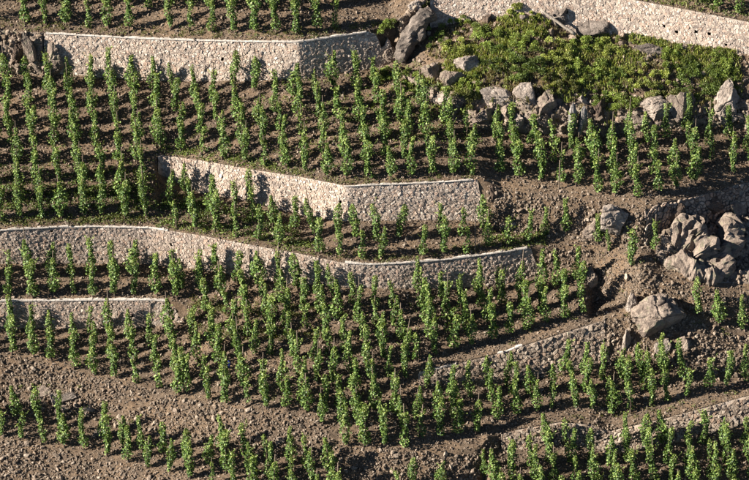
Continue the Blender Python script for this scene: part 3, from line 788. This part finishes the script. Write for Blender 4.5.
# ------------------------------------------------------------------ vine rows
VINES = []      # (u, v, scale, place phrase, row number, exact label or None)
def rows(place, front, back, u0, u1, phase, du=20.8, dv=21.0, off=6.0, drift=0.0, maxrows=9, margin=5.0, miss=.04, seed=0):
    r = np.random.default_rng(seed)
    for k in range(maxrows):
        j0 = math.floor((u0 - phase) / du) - 2
        for j in range(j0, j0 + int((u1 - u0) / du) + 6):
            u = phase + du * j + drift * k + r.normal(0, 1.1)
            if not (u0 <= u <= u1): continue
            v = lineV(front, u) - off - dv * k + r.normal(0, 1.0)
            if v < lineV(back, u) + margin: continue
            if r.uniform() < miss: continue
            VINES.append((u, v, r.uniform(.86, 1.1), place, k, None))

rows('under the top frame edge', 15, 16, -30, 378, 25, off=8, maxrows=3, drift=-1.5, seed=1)
rows('above the top right wall', 15, 16, 650, 775, 655, off=7, maxrows=2, drift=-2, seed=21, miss=.15)
rows('on the broad upper left terrace', 9, 12, -40, 157, 20.5, off=9, dv=18.2, maxrows=9, drift=-2.0, margin=4, seed=2)
rows('above the mid-slope wall', 11, 12, 158, 489, 182, off=5, dv=18.2, maxrows=7, drift=-3.0, margin=5, seed=3)
rows('below the scrub outcrop', 11, 12, 490, 775, 500, du=19.5, dv=17.5, off=12, maxrows=5, drift=-3, margin=6, seed=4, miss=.06)
rows('between the two middle walls', 9, 10, 165, 545, 196, off=4.5, maxrows=3, dv=18, drift=-5, margin=3, seed=5)
rows('above the short left wall', 7, 8, -40, 182, 31, off=3.5, maxrows=3, dv=19, drift=-1, margin=3, seed=6, miss=.0)
rows('below the short left wall', 3, 6, -40, 184, 33, off=2.5, maxrows=4, dv=19, drift=-3, margin=4, seed=7, miss=.0)
rows('on the big central slope', 3, 8, 180, 412, 187, du=19.8, off=3, maxrows=10, dv=17.3, drift=-4, margin=5, seed=8)
rows('above the right-hand rubble strip', 5, 8, 413, 592, 416, du=18.5, off=13, maxrows=6, dv=16.8, drift=-4, margin=5, seed=9, miss=.02)
rows('between right-hand rubble strips', 3, 4, 413, 775, 420, du=19.2, off=14, maxrows=5, dv=16.5, drift=-4, margin=4, seed=10, miss=.03)
rows('at the bottom left corner', 1, 2, -40, 340, 22, du=21, off=3, maxrows=4, dv=17, drift=-4, margin=5, seed=11, miss=.02)
rows('at the bottom right corner', 1, 2, 492, 775, 500, du=19.6, off=6, maxrows=4, dv=19, drift=-4, margin=5, seed=12)
for u, v, s, lab in [(632, 266, .98, 'lone tall vine standing on bare ledge by right-hand outcrop'), (655, 251, .82, 'shorter vine behind lone tall vine on ledge'),
                     (609, 252, .6, 'small young vine before whitish rock face'), (598, 243, .75, 'vine at upper left end of bare ledge'),
                     (545, 236, .8, 'left of two vines at foot of mid-slope rubble bank'), (566, 233, .9, 'right of two vines at foot of mid-slope rubble bank'),
                     (698, 316, .95, 'left vine of pair on bare slope below right-hand outcrop'), (719, 326, 1.0, 'right vine of pair on bare slope below right-hand outcrop'),
                     (741, 330, .9, 'vine at right edge beside pair on bare slope'),
                     (412, 492, .9, 'leftmost vine poking above frame bottom before rubble bank'), (398, 494, .85, 'vine at frame bottom before the rubble bank, left of middle'),
                     (440, 492, .9, 'rightmost vine poking above frame bottom before rubble bank'), (484, 479, .75, 'small vine at shaded right end of bottom rubble bank')]:
    VINES.append((u, v, s, '', -1, lab))

ORD = ['', 'first', 'second', 'third', 'fourth', 'fifth', 'sixth', 'seventh', 'eighth', 'ninth', 'tenth', 'eleventh', 'twelfth', 'thirteenth', 'fourteenth', 'fifteenth', 'sixteenth', 'seventeenth', 'eighteenth', 'nineteenth', 'twentieth', 'twenty-first', 'twenty-second', 'twenty-third', 'twenty-fourth', 'twenty-fifth', 'twenty-sixth']
ROWN = ['front', 'second', 'third', 'fourth', 'fifth', 'sixth', 'seventh', 'eighth', 'ninth']

def place_vines():
    r = np.random.default_rng(77)
    U = np.array([x[0] for x in VINES]); V = np.array([x[1] for x in VINES])
    P = surf(U, V)[0]
    vis = (U > -6) & (U < 755) & (V > 4) & (V < 512)
    dist = np.linalg.norm(P - CAM, axis=1)
    order = np.argsort(np.where(vis, dist, 1e6))
    chosen = set(order[:300].tolist())
    # rank along each row, among the vines that stand in the picture
    rank = {}
    groups = {}
    for i, x in enumerate(VINES):
        if vis[i]: groups.setdefault((x[3], x[4]), []).append(i)
    for key, ids in groups.items():
        for n, i in enumerate(sorted(ids, key=lambda q: U[q])): rank[i] = n + 1
    sv_, sf4, sfe, tv_, tf_, lv_, lf_, lc_ = [], [], [], [], [], [], [], []
    bulk = {'stake': [[], [], 0], 'trunk': [[], [], 0]}
    LV_, LF_, LC_, nl = [], [], [], 0
    for i, (u, v, s, place, k, lab) in enumerate(VINES):
        var = int(r.integers(NVAR)); yaw = r.uniform(0, 6.283); sx = s * r.uniform(.88, 1.14); tilt = r.normal(0, .04, 2)
        if i in chosen:
            e = bpy.data.objects.new('grape_vine', None); e.empty_display_size = .1; col.objects.link(e)
            e.location = P[i]; e.rotation_euler = (tilt[0], tilt[1], yaw); e.scale = (sx, sx, s)
            for nm, me in zip(('stake', 'trunk', 'foliage'), VMESH[var]):
                c = bpy.data.objects.new(nm, me); col.objects.link(c); c.parent = e
            if lab is None: lab = f'leafy staked vine, {ORD[rank[i]]} from left in {ROWN[k]} row {place}'
            tag(e, lab, 'grapevine', 'staked vines on the terraces')
        elif vis[i] or (-40 < U[i] < 790):
            ca, sa = math.cos(yaw), math.sin(yaw)
            def tr(q):
                return np.stack([(q[:, 0] * ca - q[:, 1] * sa) * sx, (q[:, 0] * sa + q[:, 1] * ca) * sx, q[:, 2] * s], -1) + P[i]
            (a, af), (b, bf), (c, cf, cc) = VPARTS[var]
            for nm, vv, ff in (('stake', a, af), ('trunk', b, bf)):
                g = bulk[nm]; g[0].append(tr(vv)); g[1].append(ff[0] + g[2]); g[2] += len(vv)
            LV_.append(tr(c)); LF_.append(cf + nl); LC_.append(cc * r.uniform(.9, 1.1)); nl += len(c)
    if LV_:
        e = mobj('distant_vines', mesh_np('distant_vines', np.concatenate(LV_), np.concatenate(LF_), M_LEAF, np.concatenate(LC_)))
        tag(e, 'many rows of green staked vines on the far upper terraces', kind='stuff')
        for nm, mt in (('stake', M_STAKE), ('trunk', M_TRUNK)):
            g = bulk[nm]; o = mobj(nm, mesh_np(nm, np.concatenate(g[0]), np.concatenate(g[1]), mt, smooth=True), e); tag(o, kind='stuff')
    print('VINES', len(VINES), 'visible', int(vis.sum()))
    return P
place_vines()

# bare stakes without a vine, and the blue sleeve hung on one
def bare_stake(u, v, h, label, lean=0.0):
    p = surf([u], [v])[0][0]
    z = np.linspace(-.15, h, 5); vv, ff = tube(np.stack([z * lean, z * .02, z], -1), np.full(5, .03), 7)
    o = mobj('bare_stake', mesh_np('bare_stake', vv, ff, M_STAKE, smooth=True)); o.location = p
    return tag(o, label, 'stake', 'stakes without vines')
for a in [(475, 252, 1.55, 'thin bare stake above right end of winding wall'), (559, 189, 1.45, 'stout bare stake on right terrace below upright slabs', .01), (169, 335, 1.4, 'bare stake just past end of short left wall'),
          (237, 203, 1.2, 'bare stake before left half of mid-slope wall'), (251, 268, 1.0, 'dark leaning stake before winding wall', -.12), (453, 140, 1.35, 'bare stake at left foot of scrub outcrop'), (235, 328, 1.5, 'bare stake in upper rows left of centre', .03)]:
    bare_stake(*a)
bare_stake(229.5, 383, 1.2, 'stake carrying a blue plastic sleeve among central vines')
def blue_sleeve():
    p = surf([229.5], [383])[0][0]
    z = np.linspace(.78, 1.16, 7); vv, ff = tube(np.stack([.02 * np.sin(z * 20), .0 * z - .01, z], -1), np.array([.05, .065, .055, .07, .06, .065, .04]), 9)
    o = mobj('plastic_sleeve', mesh_np('plastic_sleeve', vv, ff, M_BLUE)); o.location = p
    tag(o, 'small blue plastic sleeve on a stake among central vines', 'sleeve')
blue_sleeve()

# ------------------------------------------------------------------ scrub, weeds and grass
SCRUB_PAL = {'dark': np.array([[.07,.10,.022],[.09,.125,.028],[.05,.075,.018],[.12,.15,.038]]),
             'mid': np.array([[.12,.165,.033],[.15,.195,.04],[.085,.12,.025],[.19,.22,.055]]),
             'pale': np.array([[.19,.225,.05],[.23,.255,.06],[.14,.18,.038],[.26,.265,.09]]),
             'straw': np.array([[.20,.17,.085],[.24,.20,.11],[.16,.13,.06],[.14,.14,.05]]),
             'olive': np.array([[.12,.12,.035],[.15,.14,.05],[.09,.10,.028],[.11,.14,.035]])}
def bush(u, v, wpx, hpx, pal, label, seed, dens=1.0, leaf=(.024, .058), name='scrub_bush'):
    r = np.random.default_rng(3000 + seed)
    w, h = wpx / PX, hpx / PX
    root_p = surf([u], [v + hpx * .35])[0][0]
    n = int(1900 * w * h * dens) + 300
    nb = max(8, int(w * h * 12))                       # clumps of twigs
    cu = r.uniform(-.5, .5, nb); cv = r.uniform(-.5, .5, nb)
    keep = cu ** 2 + cv ** 2 < .26; cu, cv = cu[keep], cv[keep]; nb = len(cu)
    cp = surf(u + cu * wpx * .95, v + cv * hpx * .95)[0] + np.stack([np.zeros(nb), np.zeros(nb) - .05, r.uniform(.0, .26, nb)], -1)
    cr = r.uniform(.10, .26, nb) * r.uniform(.6, 1.25)
    tone = r.uniform(.55, 1.6, nb)
    ci = r.integers(nb, size=n)
    q = r.normal(size=(n, 3)); q /= np.linalg.norm(q, axis=1)[:, None]; q[:, 2] = np.abs(q[:, 2]) * 1.1
    C = cp[ci] + q * (cr[ci] * r.uniform(.25, 1.0, n) ** .5)[:, None]
    N = q * .8 + r.normal(0, .5, (n, 3)) + np.array([0, 0, .4]); D = q + r.normal(0, .6, (n, 3)) + np.array([0, 0, .3])
    P_ = SCRUB_PAL[pal] * 1.3; colr = P_[r.integers(len(P_), size=n)] * (tone[ci] * r.uniform(.8, 1.2, n))[:, None]
    vv, ff = leaf_mesh(C, D, N, r.uniform(leaf[0], leaf[1] * 1.35, n), wide=.6)
    root = empty(name, root_p); tag(root, label, 'bush', 'scrub on the rocky outcrop')
    mobj('foliage', mesh_np('foliage', vv - root_p, ff, M_WEED, np.repeat(colr, 6, 0)), root)
    for t in range(3):
        tgt = cp[r.integers(nb)] - root_p; z = np.linspace(0, 1, 5)[:, None]
        st = z * tgt + np.array([0, 0, 1]) * np.sin(z * 3.14) * .05
        tv, tf = tube(st + r.normal(0, .01, st.shape), np.linspace(.022, .007, 5), 5); mobj('stem', mesh_np('stem', tv, tf, M_TRUNK), root)
for i, (u, v, w, h, pal, lab) in enumerate([
 (522, 18, 38, 20, 'pale', 'yellow-green bush beneath top right wall, left of bleached log'),
 (432, 40, 30, 22, 'dark', 'dark bush on right flank of arched rock spine'),
 (458, 28, 24, 16, 'mid', 'small bush between rock spine and top wall'),
 (458, 50, 34, 20, 'pale', 'pale green bush above smooth pale boulder'),
 (486, 40, 34, 22, 'mid', 'mid-green bush upslope of smooth pale boulder'),
 (500, 62, 40, 24, 'dark', 'dark green bush right of smooth pale boulder'),
 (474, 88, 30, 24, 'mid', 'green bush directly below smooth pale boulder'),
 (528, 46, 36, 24, 'mid', 'bush in upper middle of scrub slope'),
 (530, 74, 40, 26, 'dark', 'dense dark bush in lower middle of scrub slope'),
 (558, 56, 34, 26, 'pale', 'light green bush in centre of scrub slope'),
 (560, 86, 38, 28, 'olive', 'olive brown bush above upright grey slabs'),
 (586, 50, 34, 20, 'mid', 'low bush below grey rock mass at top wall'),
 (588, 74, 40, 26, 'mid', 'broad bush right of scrub centre'),
 (612, 52, 36, 22, 'pale', 'sunlit bush under top right wall'),
 (614, 84, 34, 24, 'dark', 'dark bush left of little pale stone'),
 (621, 106, 36, 22, 'mid', 'bright round green tuft hanging above right terrace vines'),
 (650, 82, 44, 28, 'pale', 'big yellow-green bush at right of scrub slope'),
 (680, 62, 44, 28, 'mid', 'green bush close below drain holes of top wall'),
 (698, 84, 50, 36, 'dark', 'largest dark green bush at right of outcrop'),
 (724, 68, 34, 36, 'mid', 'tall green bush at right edge under top wall'),
 (720, 96, 30, 20, 'dark', 'low dark bush at right edge above pale rock'),
 (664, 98, 34, 14, 'olive', 'dry olive bush overhanging cracked buff rock face'),
 (600, 100, 20, 18, 'dark', 'dark hanging bush right of upright grey slabs'),
 (462, 108, 28, 20, 'olive', 'dry tuft at left foot of outcrop above vines'),
 (388, 30, 18, 14, 'mid', 'small bush on broken end of top wall'),
 (410, 82, 30, 22, 'mid', 'leafy bush below foot of arched rock spine'),
 (382, 76, 26, 20, 'mid', 'leafy bush under broken right end of top wall'),
]):
    bush(u, v, w, h, pal, lab, i)

def ground_cover():
    r = np.random.default_rng(9)
    CC, NN, DD, SS, KK, WW = [], [], [], [], [], []
    def patch(u0, u1, vf, n, spread, pal, size=(.04, .09), lift=.10, wide=.6, upright=.5, mask=None):
        nc = max(4, n // 16)
        uc = r.uniform(u0, u1, nc); vc = vf(uc) + r.normal(0, spread, nc)
        u = np.repeat(uc, 16) + r.normal(0, 1.6, nc * 16); v = np.repeat(vc, 16) + r.normal(0, 1.0, nc * 16)
        P, kind, _ = surf(u, v); ok = kind != 2
        if mask is not None: ok &= fbm(P, .75, 3, 91) > mask
        P = P[ok]; m = len(P)
        hgt = r.uniform(0, lift, m); CC.append(P + np.stack([r.normal(0, .04, m), r.normal(0, .04, m), hgt], -1))
        q = r.normal(0, .6, (m, 3)) + np.array([0, -.1, .8]); NN.append(q); DD.append(r.normal(0, .8, (m, 3)) * (1 if upright < 1 else .45) + np.array([0, 0, upright])); WW.append(np.full(m, wide))
        SS.append(r.uniform(*size, m)); p = SCRUB_PAL[pal] * 1.15; KK.append(p[r.integers(len(p), size=m)] * r.uniform(.75, 1.2, (m, 1)))
    L = lambda k, off: (lambda u: lineV(k, u) - off)
    patch(-20, 160, L(9, 7), 2600, 3, 'olive'); patch(160, 320, L(9, 7), 2600, 4, 'mid')
    patch(320, 545, L(9, 5), 1500, 3, 'olive'); patch(158, 300, L(11, 4), 2200, 4, 'mid'); patch(300, 485, L(11, 3), 900, 3, 'olive')
    patch(0, 380, L(15, 5), 2200, 3, 'olive'); patch(190, 330, lambda u: 306 + (u - 190) * .06, 2600, 5, 'olive'); patch(190, 330, lambda u: 330 + (u - 190) * .05, 2200, 4, 'olive')
    patch(490, 545, lambda u: 240 - (u - 490) * .05, 1300, 4, 'mid'); patch(0, 160, lambda u: 190 + u * 0, 1600, 18, 'mid'); patch(160, 480, lambda u: 150 + u * 0, 1500, 18, 'olive')
    patch(0, 158, lambda u: 196 + u * 0, 5200, 16, 'dark', (.05, .11), .16); patch(160, 300, lambda u: 204 + (u - 160) * .2, 3600, 8, 'dark', (.05, .11), .18); patch(300, 480, lambda u: 135 + u * 0, 1600, 20, 'mid')
    patch(640, 760, L(15, 8), 1800, 5, 'mid'); patch(250, 420, lambda u: 98 + u * 0, 1000, 12, 'mid')
    patch(420, 740, lambda u: 54 + np.sin(u * .045) * 9, 40000, 22, 'pale', (.10, .26), .04, .16, 1.2, -.06); patch(430, 740, lambda u: 66 + np.sin(u * .05 + 1) * 10, 11000, 24, 'straw', (.10, .26), .04, .14, 1.1)
    patch(390, 470, lambda u: 92 + u * 0, 2200, 14, 'mid'); patch(560, 735, lambda u: 424 - (u - 560) * .15, 400, 5, 'olive'); patch(20, 740, lambda u: 300 + u * 0, 1800, 80, 'olive')
    C = np.concatenate(CC); vv, ff = leaf_mesh(C, np.concatenate(DD), np.concatenate(NN), np.concatenate(SS), wide=np.concatenate(WW)[:, None, None])
    o = mobj('weeds', mesh_np('weeds', vv, ff, M_WEED, np.repeat(np.concatenate(KK), 6, 0)))
    tag(o, 'low green weeds along terrace edges and over the scrub slope', kind='stuff')
ground_cover()
